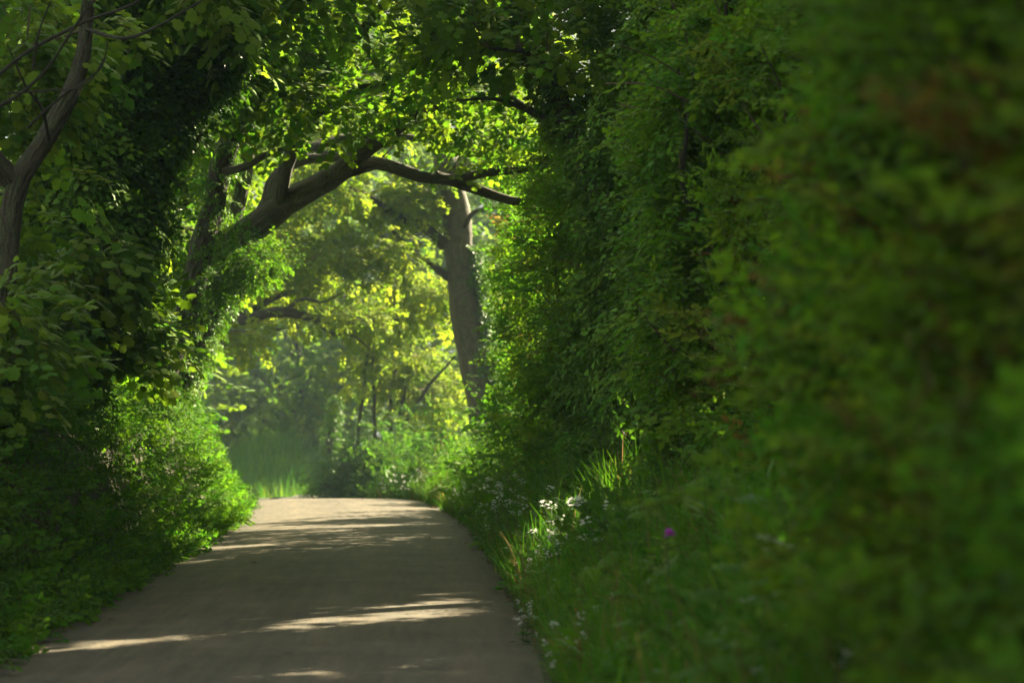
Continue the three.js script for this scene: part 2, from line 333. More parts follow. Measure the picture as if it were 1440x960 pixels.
// ---------------------------------------------------------------- trees
const up = V(0, 1, 0);
const inBall = () => { for (;;) { const p = V(rr(-1, 1), rr(-1, 1), rr(-1, 1)); if (p.lengthSq() <= 1) return p; } };
class Tree {
  constructor(name, label, category, group) { this.o = thing(name, label, category, group); this.nodes = []; this.fine = []; }
  limb(points, radii, { name = 'limb', mat = barkMat, sides = 10, step = 0.25, wobble = 0.03, knob = 0.1 } = {}) {
    const n = path(points, radii, step, wobble); this.nodes.push(...n);
    part(name, tube(n, sides, knob, 0.8), mat, this.o); return n;
  }
  // leaf clusters in ellipsoids, each carried by a fine branch that leaves the nearest wood
  crown(blobs, { kinds = SYC, mat = leafMat, name = 'crown', per = 9, spread = 0.38, size = 1, color = C.syc, clump = 0.35, hang = 0.25, twigR = 0.012, maxReach = 99, bend = 0.25, flat = 0.5, dense = 0.55 } = {}) {
    const L = new Leaves();
    for (const b of blobs) {
      const centre = b.c, [rx, ry, rz] = b.r, col = b.color ?? color;
      const cl = [];
      for (let i = 0, guard = 0; i < b.n * dense && guard < b.n * 8; guard++) {
        const q = inBall(), p = V(centre.x + q.x * rx, centre.y + q.y * ry, centre.z + q.z * rz);
        if (noise(p.x * 0.7, p.y * 0.9, p.z * 0.7) < clump * gauss() - 0.12 || opened(p, 0.4)) continue;
        cl.push(p); i++;
      }
      const dist = (p) => { let m = 1e9; for (const n of this.nodes) m = Math.min(m, n.p.distanceToSquared(p)); return m; };
      const order = cl.map((p) => [dist(p), p]).sort((a, c) => a[0] - c[0]);
      for (const [, p] of order) {
        let best = 1e9, from = null;
        for (const n of this.nodes) { const e = n.p.distanceToSquared(p) + (n.r < 0.006 ? 0.5 : 0); if (e < best) { best = e; from = n; } }
        if (from && best > 0.02 && best < maxReach * maxReach) {
          const len = Math.sqrt(best), n = [], r0 = Math.min(from.r * 0.75, twigR + len * 0.009), k = Math.max(3, Math.ceil(len / 0.35));
          const side = V(gauss(), gauss() * 0.6 + 0.25, gauss()).multiplyScalar(len * bend);
          for (let i = 0; i <= k; i++) {
            const f = i / k, q = from.p.clone().lerp(p, f).addScaledVector(side, Math.sin(f * Math.PI) * 0.5);
            q.x += 0.04 * noise(q.y * 3, q.z * 3, i) * len; q.y += 0.05 * noise(q.x * 3, q.z * 3, i + 7) * len;
            n.push({ p: q, r: lerp(r0, 0.004, f) });
          }
          this.fine.push(tube(n, r0 > 0.03 ? 6 : 4, 0.05)); this.nodes.push(...n.slice(1));
        }
        for (let i = 0; i < per; i++) {
          const o = V(gauss(), gauss() * 0.6, gauss()).multiplyScalar(spread), dir = o.clone().normalize().multiplyScalar(0.8).add(V(gauss() * 0.5, gauss() * 0.3 - hang, gauss() * 0.5));
          L.add(p.clone().add(o), dir, V(gauss() * flat, 1, gauss() * flat), size * rr(0.75, 1.25), tintOf(col[0], col[1]));
        }
      }
    }
    L.build(name, kinds, mat, this.o);
    return this;
  }
  // ivy clinging round a limb path, radius and thickness along it
  ivy(nodes, n, r0, thick, { color = C.ivy, size = 1, kinds = IVY, name = 'ivy', from = 0, to = 1, faceFrom = 0, faceTo = 6.283 } = {}) {
    const L = new Leaves();
    for (let i = 0; i < n; i++) {
      const f = lerp(from, to, rnd()) * (nodes.length - 1), k = Math.min(nodes.length - 2, Math.floor(f)), p = nodes[k].p.clone().lerp(nodes[k + 1].p, f - k), t = nodes[k + 1].p.clone().sub(nodes[k].p).normalize();
      const a = V(1, 0, 0).addScaledVector(t, -t.x).normalize(), b = V(0, 0, 0).crossVectors(t, a), g = rr(faceFrom, faceTo);
      const out = a.multiplyScalar(Math.cos(g)).addScaledVector(b, Math.sin(g));
      const bulge = 0.65 + 0.7 * noise(p.y * 0.9 + Math.cos(g) * 1.1, p.x + Math.sin(g) * 1.1, 2);
      p.addScaledVector(out, nodes[k].r + r0 * bulge + rnd() * thick * Math.max(0.2, bulge));
      const dir = V(gauss() * 0.7, -0.55 + gauss() * 0.7, gauss() * 0.7).addScaledVector(out, 0.45);
      L.add(p, dir, out.clone().add(V(gauss() * 0.4, 0.55 + gauss() * 0.4, gauss() * 0.4)), size * rr(0.7, 1.25), tintOf(color[0], color[1]));
    }
    L.build(name, kinds, ivyMat, this.o); return this;
  }
  done() { if (this.fine.length) part('branchwork', mergeGeometries(this.fine), twigMat, this.o, 'stuff'); this.fine = []; return this; }
}

console.log('structure');
// --- left: sycamore whose big limb arches over the lane
seeded(101);
{
  const T = new Tree('arching_sycamore', 'dark sycamore with thick limb arching right across the lane', 'tree');
  const trunk = T.limb([W(205, 600, 31), W(240, 540, 31), W(285, 440, 31), W(325, 355, 31), W(390, 292, 30.5), W(470, 246, 30), W(525, 203, 29.5), W(595, 158, 29), W(680, 140, 28.5), W(750, 152, 28)], [0.32, 0.26, 0.23, 0.21, 0.19, 0.15, 0.11, 0.08, 0.05, 0.025], { name: 'trunk', sides: 14 });
  T.limb([W(455, 252, 30), W(530, 228, 30), W(590, 248, 29.6), W(640, 252, 29.4), W(700, 240, 29), W(770, 236, 28.6), W(830, 250, 28.2)], [0.12, 0.1, 0.08, 0.065, 0.055, 0.04, 0.02]);
  T.limb([W(610, 248, 29.5), W(655, 262, 29.6), W(700, 276, 29.5), W(745, 283, 29.2), W(790, 268, 29)], [0.085, 0.08, 0.07, 0.055, 0.03]);
  T.limb([W(365, 305, 30.8), W(400, 235, 31), W(470, 220, 31.5), W(520, 232, 32)], [0.14, 0.1, 0.08, 0.05]);
  T.limb([W(390, 290, 30.5), W(420, 180, 29), W(470, 90, 28), W(540, 10, 27), W(620, -90, 26)], [0.11, 0.09, 0.07, 0.055, 0.03]);
  T.limb([W(525, 203, 29.5), W(560, 120, 29), W(640, 50, 28), W(740, 10, 27)], [0.09, 0.07, 0.05, 0.03]);
  T.limb([W(420, 180, 29), W(500, 130, 28.5), W(590, 112, 28), W(690, 118, 27.5)], [0.07, 0.055, 0.04, 0.018]);
  T.limb([W(400, 235, 31), W(460, 200, 31.5), W(540, 190, 32), W(640, 205, 32.5), W(720, 230, 33)], [0.085, 0.07, 0.055, 0.04, 0.02]);
  T.limb([W(470, 90, 28), W(540, 70, 27.5), W(620, 80, 27), W(700, 75, 26.5)], [0.06, 0.045, 0.03, 0.015]);
  T.limb([W(590, 160, 29), W(640, 120, 28), W(700, 130, 27.5), W(770, 160, 27)], [0.05, 0.045, 0.035, 0.02]);
  T.crown([
    { c: W(470, 60, 27.5), r: [1.7, 0.9, 3], n: 110, color: C.syc }, { c: W(640, 60, 27), r: [1.5, 0.8, 3], n: 95, color: C.syc }, { c: W(560, 110, 28), r: [1.5, 0.4, 2.4], n: 50 }, { c: W(700, 170, 29), r: [1.2, 0.5, 2], n: 70, color: C.syc },
    { c: W(420, 140, 27), r: [0.8, 0.6, 1.5], n: 50 }, { c: W(560, -120, 26), r: [2.6, 0.9, 4], n: 70 }, { c: W(660, 200, 31), r: [1.3, 0.25, 1.5], n: 36, color: C.syc }, { c: W(340, 60, 27), r: [0.9, 0.9, 2], n: 60 },
  ], { color: C.syc, per: 10, spread: 0.4, dense: 0.22, size: 0.8 });
  T.crown([{ c: W(352, 362, 30), r: [0.5, 0.3, 0.7], n: 44 }, { c: W(295, 400, 30.5), r: [0.3, 0.25, 0.5], n: 22 }], { kinds: SMALL, name: 'foliage', color: C.ivy, per: 16, spread: 0.2, hang: 0.4 });
  T.ivy(trunk, 700, 0.02, 0.14, { from: 0.0, to: 0.4, size: 0.7 });
  T.done();
}
// --- left: slender trunks in front of and behind it
seeded(102);
{
  const T = new Tree('slender_sycamore', 'slender dark trunk rising from the left bank with sunlit right edge', 'tree');
  const n = T.limb([W(205, 590, 29), W(228, 532, 29), W(252, 468, 29), W(270, 408, 29), W(290, 322, 29), W(310, 240, 29), W(331, 170, 28.8), W(345, 80, 28.5), W(352, -20, 28), W(365, -140, 27.5)], [0.22, 0.19, 0.17, 0.165, 0.16, 0.15, 0.14, 0.12, 0.1, 0.06], { name: 'trunk', sides: 12 });
  T.limb([W(318, 240, 28.8), W(350, 232, 28.4), W(384, 214, 28), W(420, 205, 27.6)], [0.06, 0.05, 0.035, 0.02]);
  T.limb([W(335, 160, 28.8), W(300, 90, 28), W(250, 30, 27), W(180, -30, 26)], [0.08, 0.06, 0.05, 0.03]);
  T.crown([{ c: W(330, 20, 27), r: [1.2, 0.9, 2], n: 90 }, { c: W(240, 60, 26), r: [1, 0.8, 1.6], n: 70 }, { c: W(360, -150, 27), r: [2.2, 0.9, 3], n: 50 }], { color: C.syc });
  T.crown([{ c: W(165, 430, 27.5), r: [0.45, 0.7, 0.7], n: 40 }, { c: W(225, 330, 30.5), r: [0.4, 0.9, 0.6], n: 34 }, { c: W(190, 490, 29.8), r: [0.3, 0.45, 0.4], n: 20 }], { name: 'foliage', color: C.syc, per: 7, spread: 0.26, hang: 0.5 });
  T.ivy(n, 420, 0, 0.07, { from: 0.03, to: 0.7, size: 0.55 });
  T.done();
}
seeded(103);
{
  const T = new Tree('forked_sycamore', 'second leaning trunk just behind the slender dark trunk', 'tree');
  T.limb([W(235, 590, 33), W(262, 500, 33), W(287, 412, 33), W(306, 368, 33), W(330, 300, 33), W(350, 200, 33), W(330, 60, 33)], [0.18, 0.15, 0.14, 0.12, 0.11, 0.1, 0.06], { name: 'trunk', sides: 12 });
  T.limb([W(250, 560, 33), W(240, 440, 33.5), W(262, 300, 34), W(250, 200, 34)], [0.09, 0.08, 0.07, 0.05], { mat: barkMat });
  T.limb([W(190, 570, 33), W(178, 420, 33), W(215, 340, 33), W(228, 240, 33)], [0.08, 0.07, 0.06, 0.05], { mat: barkMat });
  T.crown([{ c: W(270, 330, 34), r: [0.9, 1.2, 1], n: 70 }, { c: W(300, 150, 33), r: [1.2, 1, 1.6], n: 70 }, { c: W(200, 460, 34), r: [0.9, 1, 1], n: 60 }, { c: W(232, 500, 33.5), r: [0.25, 0.5, 0.5], n: 24 }], { color: C.syc, per: 8, spread: 0.35, hang: 0.45 });
  T.done();
}
// --- left: broad ivy-clad tree, a dark column
seeded(104);
{
  const T = new Tree('ivy_clad_tree', 'thick leaning tree wrapped in dark ivy on the left bank', 'tree');
  const n = T.limb([W(70, 610, 22), W(86, 520, 22), W(100, 440, 22), W(130, 335, 22.3), W(170, 225, 22.6), W(225, 125, 23), W(285, 35, 23.4), W(350, -80, 24)], [0.34, 0.28, 0.24, 0.22, 0.2, 0.18, 0.16, 0.12], { name: 'trunk', sides: 12 });
  const m = T.limb([W(135, 330, 22.3), W(112, 220, 22), W(120, 110, 21.8), W(150, 0, 21.6), W(150, -120, 21.6)], [0.14, 0.12, 0.1, 0.09, 0.06]);
  T.ivy(n, 4200, 0.12, 0.42, { from: 0.22, to: 1, size: 1.0 });
  T.ivy(n, 500, 0.02, 0.2, { from: 0.02, to: 0.25, size: 0.9 });
  T.ivy(m, 2000, 0.12, 0.42);
  T.crown([{ c: W(110, 390, 21), r: [0.5, 0.45, 0.6], n: 30 }, { c: W(60, 440, 20.5), r: [0.5, 0.3, 0.6], n: 28 }, { c: W(170, 470, 22), r: [0.4, 0.35, 0.5], n: 24 }], { name: 'foliage', color: C.syc, per: 6, spread: 0.24, hang: 0.35, flat: 0.4 });
  T.crown([{ c: W(200, -60, 21.5), r: [2, 0.8, 2.5], n: 80 }, { c: W(420, -120, 23), r: [2, 0.7, 2.5], n: 40 }], { color: C.syc });
  T.done();
}
// --- far left: smooth grey curved trunk with bare twigs
seeded(105);
{
  const T = new Tree('grey_curved_tree', 'bare grey curved trunk at the field side with thin leafless twigs', 'tree');
  T.limb([W(-8, 640, 17), W(2, 520, 17), W(8, 420, 17), W(10, 330, 17), W(24, 250, 17), W(62, 200, 17), W(96, 138, 17), W(118, 68, 17), W(124, 5, 17), W(112, -90, 17)], [0.1, 0.095, 0.085, 0.08, 0.09, 0.08, 0.07, 0.06, 0.055, 0.04], { name: 'trunk', mat: barkMat, sides: 14, knob: 0.14 });
  T.limb([W(15, 255, 17), W(-30, 200, 16.8), W(-90, 120, 16.5)], [0.08, 0.06, 0.04], { mat: barkMat });
  const tw = (pts, r) => T.limb(pts, r, { name: 'twig', mat: barkMat, sides: 6, step: 0.08, wobble: 0.02 });
  tw([W(118, 40, 17), W(170, 55, 16.5), W(225, 32, 16), W(290, -4, 15.5)], [0.016, 0.014, 0.011, 0.006]);
  tw([W(-20, 120, 16), W(40, 70, 16), W(110, 32, 15.8), W(180, 8, 15.6), W(240, -30, 15.4)], [0.017, 0.015, 0.012, 0.01, 0.006]);
  tw([W(-20, 160, 15.5), W(25, 135, 15.5), W(60, 100, 15.3), W(120, 20, 15), W(160, -30, 15)], [0.016, 0.014, 0.012, 0.009, 0.006]);
  tw([W(70, 205, 17), W(60, 150, 16.5), W(35, 115, 16), W(10, 60, 15.8)], [0.014, 0.012, 0.009, 0.005]);
  tw([W(45, 95, 15.6), W(52, 45, 15.5), W(70, 0, 15.4)], [0.01, 0.008, 0.005]);
  tw([W(40, 180, 16.8), W(90, 135, 16.2), W(140, 95, 15.8), W(150, 60, 15.6)], [0.012, 0.01, 0.007, 0.004]);
  tw([W(10, 130, 15.8), W(75, 125, 15.8), W(120, 118, 15.6), W(145, 80, 15.4)], [0.01, 0.009, 0.006, 0.004]);
  T.crown([{ c: W(20, 120, 18.5), r: [0.7, 0.5, 0.8], n: 34 }, { c: W(20, 20, 18), r: [0.8, 0.5, 1], n: 34 }, { c: W(-20, 330, 18), r: [0.4, 0.9, 0.6], n: 30 }, { c: W(25, 455, 16.4), r: [0.3, 0.35, 0.3], n: 26 }], { kinds: SYC, color: C.syc, per: 6, spread: 0.3, size: 0.8 });
  T.done();
}
// --- left bank further on: tree with level branches reaching over the crest
seeded(106);
{
  const T = new Tree('level_branched_tree', 'sunlit tree beyond the crest with long level branches reaching right', 'tree');
  T.limb([W(255, 640, 45), W(262, 540, 45), W(268, 470, 45), W(285, 380, 45), W(300, 250, 45), W(320, 100, 45), W(330, -60, 45)], [0.32, 0.28, 0.25, 0.22, 0.18, 0.14, 0.08], { name: 'trunk', sides: 12 });
  T.limb([W(268, 470, 45), W(300, 452, 44.5), W(340, 450, 44), W(398, 437, 43.5), W(440, 447, 43.5), W(500, 455, 44), W(560, 450, 44.5)], [0.14, 0.13, 0.12, 0.11, 0.09, 0.06, 0.03]);
  T.limb([W(330, 450, 44), W(370, 425, 44.5), W(410, 410, 45), W(460, 420, 45.5), W(500, 415, 46)], [0.08, 0.07, 0.055, 0.04, 0.02]);
  T.limb([W(275, 430, 45), W(320, 425, 45.5), W(360, 412, 46), W(410, 405, 46.5), W(450, 380, 47)], [0.09, 0.08, 0.065, 0.05, 0.02]);
  T.limb([W(285, 380, 45), W(360, 330, 46), W(430, 290, 47), W(500, 270, 48)], [0.12, 0.09, 0.06, 0.03]);
  T.limb([W(398, 437, 43.5), W(425, 420, 43), W(455, 425, 42.6), W(480, 412, 42.2)], [0.05, 0.04, 0.025, 0.012], { sides: 7 });
  T.limb([W(440, 447, 43.5), W(465, 468, 43.2), W(495, 472, 43), W(520, 490, 42.8)], [0.045, 0.035, 0.022, 0.01], { sides: 7 });
  T.limb([W(360, 446, 43.8), W(385, 462, 43.4), W(410, 460, 43)], [0.035, 0.025, 0.012], { sides: 7 });
  T.limb([W(262, 520, 45), W(290, 475, 43), W(310, 462, 42), W(330, 466, 41)], [0.06, 0.05, 0.03, 0.015]);
  T.crown([
    { c: W(400, 395, 46), r: [1.6, 0.7, 2.5], n: 130 }, { c: W(500, 370, 46), r: [1.5, 0.9, 2.5], n: 150 }, { c: W(470, 300, 46), r: [1.7, 0.8, 2.5], n: 150 }, { c: W(560, 290, 47), r: [1.2, 0.9, 2], n: 100 },
    { c: W(420, 200, 45), r: [2, 1, 3], n: 120 }, { c: W(345, 478, 43), r: [0.7, 0.22, 0.8], n: 30 }, { c: W(470, 455, 43.3), r: [1, 0.35, 0.8], n: 50 }, { c: W(580, 400, 48), r: [0.9, 0.8, 2], n: 70 },
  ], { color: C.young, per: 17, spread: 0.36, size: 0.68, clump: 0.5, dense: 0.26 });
  T.done();
}
// --- centre: big bare trunk right of the lane
seeded(107);
{
  const T = new Tree('sycamore_by_crest', 'tall grey trunk leaning left beside the lane crest', 'tree');
  const n = T.limb([W(694, 690, 46), W(686, 620, 46), W(678, 565, 46), W(664, 500, 46), W(653, 430, 46), W(646, 370, 46), W(640, 310, 46), W(630, 240, 46), W(610, 150, 46), W(590, 40, 45.5), W(575, -80, 45)], [0.42, 0.34, 0.31, 0.31, 0.32, 0.31, 0.32, 0.28, 0.24, 0.2, 0.14], { name: 'trunk', mat: greyBarkMat, sides: 20, knob: 0.1 });
  T.limb([W(625, 345, 46), W(600, 322, 45.6), W(560, 304, 45.2), W(520, 278, 45), W(488, 262, 44.8)], [0.14, 0.12, 0.09, 0.06, 0.03]);
  T.limb([W(632, 390, 46), W(605, 372, 45.6), W(575, 352, 45.3), W(548, 322, 45)], [0.1, 0.08, 0.06, 0.03]);
  T.limb([W(650, 325, 46), W(668, 300, 45), W(700, 290, 44)], [0.06, 0.05, 0.025]);
  T.limb([W(630, 260, 46), W(690, 180, 45), W(750, 120, 44), W(800, 40, 43)], [0.2, 0.14, 0.1, 0.06]);
  T.limb([W(615, 170, 46), W(540, 110, 45), W(470, 80, 44)], [0.18, 0.12, 0.06]);
  T.limb([W(640, 300, 46.2), W(585, 265, 47), W(530, 230, 48), W(480, 215, 49)], [0.1, 0.08, 0.05, 0.03]);
  T.crown([
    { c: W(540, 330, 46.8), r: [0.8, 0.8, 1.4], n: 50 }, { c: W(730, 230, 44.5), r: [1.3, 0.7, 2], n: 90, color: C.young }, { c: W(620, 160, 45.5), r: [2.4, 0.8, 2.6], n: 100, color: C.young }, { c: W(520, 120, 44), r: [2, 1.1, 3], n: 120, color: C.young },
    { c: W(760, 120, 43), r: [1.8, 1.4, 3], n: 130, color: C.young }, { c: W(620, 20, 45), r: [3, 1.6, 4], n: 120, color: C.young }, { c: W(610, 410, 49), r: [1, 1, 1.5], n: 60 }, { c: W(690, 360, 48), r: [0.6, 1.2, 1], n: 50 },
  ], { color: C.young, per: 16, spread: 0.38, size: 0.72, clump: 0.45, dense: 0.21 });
  T.ivy(n, 900, 0.02, 0.12, { from: 0.08, to: 0.55, faceFrom: -0.7, faceTo: 0.7, color: C.ivy });
  T.done();
}
console.log('left and centre trees');

// --- right: hedge along the lane, in stretches; d is distance down the lane
const FACE = [[0, 1.04], [6.6, 1.1], [7.6, 1.35], [9.5, 2.0], [12.5, 1.95], [14.5, 1.4], [16.4, 1.1], [18, 0.98], [24, 0.72], [30, 0.3], [35, -0.1], [60, -2.2]];
const faceAt = (d) => { let k = 0; while (k < FACE.length - 2 && FACE[k + 1][0] < d) k++; return lerp(FACE[k][1], FACE[k + 1][1], clamp((d - FACE[k][0]) / (FACE[k + 1][0] - FACE[k][0]), 0, 1)); };
function hedge(name, label, d0, d1, height, depth, n, { kinds = SMALL, color = C.hedge, size = 1, stems = 10, lift = 0.3, mat = leafMat, stemR = 0.03, shift = 0, bulge = 1, rust = 0.02 } = {}) {
  const hedgeFace = (d) => faceAt(d) + (shift ? shift + (d - 41) * 0.25 : 0);
  const T = new Tree(name, label, 'hedge'), L = new Leaves(), L2 = new Leaves();
  for (let i = 0; i < stems; i++) {
    const d = lerp(d0, d1, (i + rr(0.1, 0.9)) / stems), x = hedgeFace(d) + rr(0.15, 0.9), y = ground(x, -d) - 0.1, pts = [V(x, y, -d)], h = height * rr(0.6, 1);
    for (let k = 1; k <= 4; k++) pts.push(V(x + gauss() * 0.25 - 0.03 * k, y + h * k / 4, -d + gauss() * 0.25));
    T.limb(pts, [stemR * 1.4, stemR, stemR * 0.5], { name: 'stem', sides: 7, step: 0.15, wobble: 0.06 });
    for (let k = 0; k < 5; k++) { // side shoots
      const b = T.nodes[T.nodes.length - 1 - Math.floor(rnd() * T.nodes.length * 0.6 / (i + 1))], e = b.p.clone().add(V(-rr(0.1, 0.6), rr(0.1, 0.7), gauss() * 0.5));
      T.fine.push(tube(path([b.p, b.p.clone().lerp(e, 0.5).add(V(gauss() * 0.06, 0.05, gauss() * 0.06)), e], [stemR * 0.35, 0.005], 0.12, 0.02), 5, 0.05));
    }
  }
  const surface = (d, y) => hedgeFace(d) - bulge * (0.4 * noise(d * 0.9, y * 0.8, 3) + 0.22 * noise(d * 2.3, y * 2.1, 8));
  const top = (d) => height * (0.88 + 0.25 * noise(d * 1.2, 7, 2)), foot = (d) => ground(hedgeFace(d) + 0.3, -d) + lift;
  for (let i = 0; i < n * 0.3; i++) {                                             // the body, set back
    const d = rr(d0, d1), y = lerp(foot(d), top(d), rnd()), w = 0.38 + rnd() * depth;
    L.add(V(surface(d, y) + w, y, -d), V(-0.45 + gauss() * 0.8, gauss() * 0.8, 0.25 + gauss() * 0.8), V(-0.4 + gauss() * 0.6, 0.8, 0.4 + gauss() * 0.6), size * rr(0.8, 1.3), tintOf(color[0], color[1], 0.2));
  }
  const clumps = Math.round(n * 0.7 / 9);
  for (let i = 0; i < clumps; i++) {                                              // leafy shoots standing proud of it
    const d = rr(d0, d1), y = lerp(foot(d), top(d), rnd()), x = surface(d, y) + rnd() ** 1.5 * 0.45 - bulge * (rnd() < 0.12 ? rr(0.05, 0.25) : 0), r = rr(0.09, 0.2);
    const warm = noise(d * 0.8 + 9, y * 0.9, 5) + gauss() * 0.25 > 0.2, col = rnd() < rust ? tintOf([0.13, 0.14, 0.02], [0.22, 0.15, 0.025]) : tintOf(...(warm ? C.hedgeWarm : color), 0.25), lean = V(-0.5 + gauss() * 0.5, rr(-0.2, 0.9), 0.2 + gauss() * 0.6).normalize();
    for (let k = 0; k < 9; k++) {
      const t = rr(-1, 1.6), p = V(x, y, -d).addScaledVector(lean, t * r).add(V(gauss() * r * 0.45, gauss() * r * 0.45, gauss() * r * 0.45)), j = rr(0.85, 1.15);
      L.add(p, lean.clone().add(V(gauss() * 0.7, gauss() * 0.6, gauss() * 0.7)), V(-0.4 + gauss() * 0.6, 0.8, 0.4 + gauss() * 0.6), size * rr(0.65, 1.15), [col[0] * j, col[1] * j, col[2] * j]);
    }
  }
  L.build('foliage', kinds, mat, T.o); T.done(); return T;
}
seeded(201);
hedge('hawthorn_hedge', 'tall mixed hedge with a bent pale dead twig sticking out', 3.2, 7.6, 3.3, 1.3, 7500, { stems: 9, stemR: 0.011, size: 0.95, bulge: 0.4, color: C.hedge, rust: 0.04 });
hedge('beech_hedge', 'stretch of tall hedge with pale young leaves before the ivy wall', 9.6, 16.2, 5.2, 1.3, 8500, { kinds: BEECH, color: C.hedge, stems: 10, size: 0.72, stemR: 0.022 });
hedge('added_shade_hedge', 'unseen hedge added beyond the crest to shade the bush', 41, 58, 3.2, 1.6, 3500, { shift: 3.4, kinds: BEECH, size: 1.3, stems: 6 });  // hidden behind the hornbeams, added to keep low sun off the bush
hedge('hornbeam_hedge', 'sunlit upright hedge shoots between the ivy wall and the grey trunk', 24.5, 34.5, 5.4, 1.2, 6500, { kinds: BEECH, color: C.hedge, stems: 20, size: 0.95, stemR: 0.035 });
{
  const h = scene.getObjectByName('hawthorn_hedge');
  for (const p of [[W(1335, 92, 4.4), W(1350, 66, 4.4), W(1374, 40, 4.4)], [W(1374, 40, 4.4), W(1390, 60, 4.42), W(1410, 92, 4.45)]]) part('twig', tube(path(p, [0.005, 0.004], 0.01, 0.003), 6, 0.1), greyBarkMat, h);
}
seeded(202);
{
  const T = new Tree('ivy_covered_ash', 'tree smothered in a wall of glossy ivy on the right verge', 'tree');
  const x0 = faceAt(20.5) + 0.75;
  const n = T.limb([V(x0, 0.2, -20.5), V(x0 + 0.05, 2, -20.6), V(x0, 4, -20.6), V(x0 - 0.05, 6.5, -20.5), V(x0 - 0.2, 9, -20.4)], [0.3, 0.26, 0.23, 0.18, 0.1], { name: 'trunk', sides: 12 });
  const m = T.limb([W(860, 330, 22), W(835, 255, 22.3), W(812, 200, 22.7), W(780, 135, 23), W(740, 85, 23.4), W(670, 58, 23.8), W(600, 45, 24)], [0.14, 0.13, 0.12, 0.1, 0.07, 0.045, 0.02]);
  T.limb([W(800, 175, 22.8), W(750, 158, 23.2), W(700, 136, 23.6), W(640, 142, 24)], [0.05, 0.04, 0.025, 0.012], { sides: 7 });
  T.limb([W(790, 105, 22.8), W(745, 75, 22.4), W(690, 68, 22)], [0.06, 0.04, 0.015], { sides: 7 });
  T.ivy(n, 6000, 0.42, 0.5, { size: 0.8, color: C.ivy });
  T.ivy(m, 420, 0.0, 0.12, { from: 0, to: 0.6, size: 0.7 });
  T.crown([{ c: W(800, 50, 22.5), r: [0.6, 0.6, 1.5], n: 30 }, { c: W(700, 30, 23), r: [1, 0.4, 2], n: 34 }, { c: W(760, -80, 22), r: [2, 0.8, 3], n: 36 }], { color: C.syc, per: 8, spread: 0.32, size: 0.9 });
  T.done();
}
seeded(203);
{
  const T = new Tree('ivy_covered_elder', 'ivy covered stem standing right after the pale leaved hedge', 'tree'), x0 = faceAt(17) + 0.75;
  const n = T.limb([V(x0, 0.2, -17), V(x0, 1.8, -16.9), V(x0 - 0.1, 3.6, -17.1), V(x0, 5.6, -17.1)], [0.15, 0.13, 0.1, 0.05], { name: 'trunk' });
  T.ivy(n, 3800, 0.3, 0.45, { size: 0.75, color: C.ivy });
  T.crown([{ c: W(965, 250, 15.4), r: [0.22, 0.75, 0.4], n: 50 }, { c: W(980, 480, 15.2), r: [0.2, 0.7, 0.4], n: 44 }, { c: W(1000, 90, 15.2), r: [0.3, 0.5, 0.4], n: 36 }], { kinds: BEECH, name: 'foliage', color: C.hedge, dense: 0.9, per: 5, spread: 0.16, size: 0.8 });
  T.done();
}
{ // ivy wall: a second smothered stem closing the gap to the hornbeams
  const T = new Tree('ivy_covered_thorn', 'lower ivy covered stem between the ivy wall and the sunlit shoots', 'tree');
  const x0 = faceAt(24) + 0.7;
  const n = T.limb([V(x0, 0.2, -23.8), V(x0, 2, -23.8), V(x0 + 0.1, 4, -24), V(x0, 5.6, -24.2)], [0.18, 0.15, 0.12, 0.06], { name: 'trunk' });
  const m = T.limb([V(faceAt(18.8) + 0.75, 0.2, -18.8), V(faceAt(18.8) + 0.7, 2, -18.8), V(faceAt(18.8) + 0.8, 4.2, -18.7), V(faceAt(18.8) + 0.7, 6, -18.6)], [0.16, 0.14, 0.1, 0.05], { name: 'stem' });
  T.ivy(n, 3600, 0.35, 0.45, { size: 0.8, color: C.ivy });
  T.ivy(m, 4200, 0.32, 0.45, { size: 0.8, color: C.ivy });
  T.done();
}
console.log('hedges');

// --- beyond the crest
seeded(301);
{
  const T = new Tree('young_maple', 'young sunlit tree of thin upright stems above the dark bush', 'tree');
  for (const [a, b, c, r] of [[545, 552, 560, 0.06], [560, 570, 575, 0.07], [528, 525, 515, 0.05], [500, 512, 520, 0.05]]) T.limb([W(a, 640, 52), W(b, 540, 52), W((b + c) / 2 + 4, 480, 52), W(c, 420, 52)], [r, r * 0.8, r * 0.6, r * 0.3], { name: 'stem', sides: 8 });
  T.limb([W(565, 600, 51), W(592, 560, 51), W(612, 530, 51), W(640, 500, 51)], [0.06, 0.05, 0.04, 0.02], { name: 'stem', sides: 8 });
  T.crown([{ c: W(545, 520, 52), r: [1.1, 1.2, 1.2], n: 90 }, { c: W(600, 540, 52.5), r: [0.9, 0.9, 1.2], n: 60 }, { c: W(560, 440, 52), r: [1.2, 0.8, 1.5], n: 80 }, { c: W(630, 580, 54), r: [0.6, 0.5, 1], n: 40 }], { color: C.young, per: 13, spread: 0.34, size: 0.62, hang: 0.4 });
  T.done();
}
{
  const T = new Tree('bramble_bush', 'low dark rounded bush at the outside of the bend', 'bush');
  T.limb([W(540, 730, 50), W(538, 660, 50), W(530, 620, 50)], [0.05, 0.04, 0.015], { name: 'stem', sides: 7 });
  T.limb([W(600, 730, 49), W(604, 660, 49), W(612, 615, 49)], [0.05, 0.04, 0.015], { name: 'stem', sides: 7 });
  T.crown([{ c: W(500, 672, 50), r: [0.95, 0.7, 1], n: 130 }, { c: W(560, 660, 50), r: [1.1, 0.85, 1.1], n: 160 }, { c: W(620, 660, 48.5), r: [0.7, 0.75, 1], n: 110 }], { kinds: SMALL, name: 'foliage', color: C.nettle, per: 14, spread: 0.26, size: 1.2 });
  T.done();
}
seeded(302);
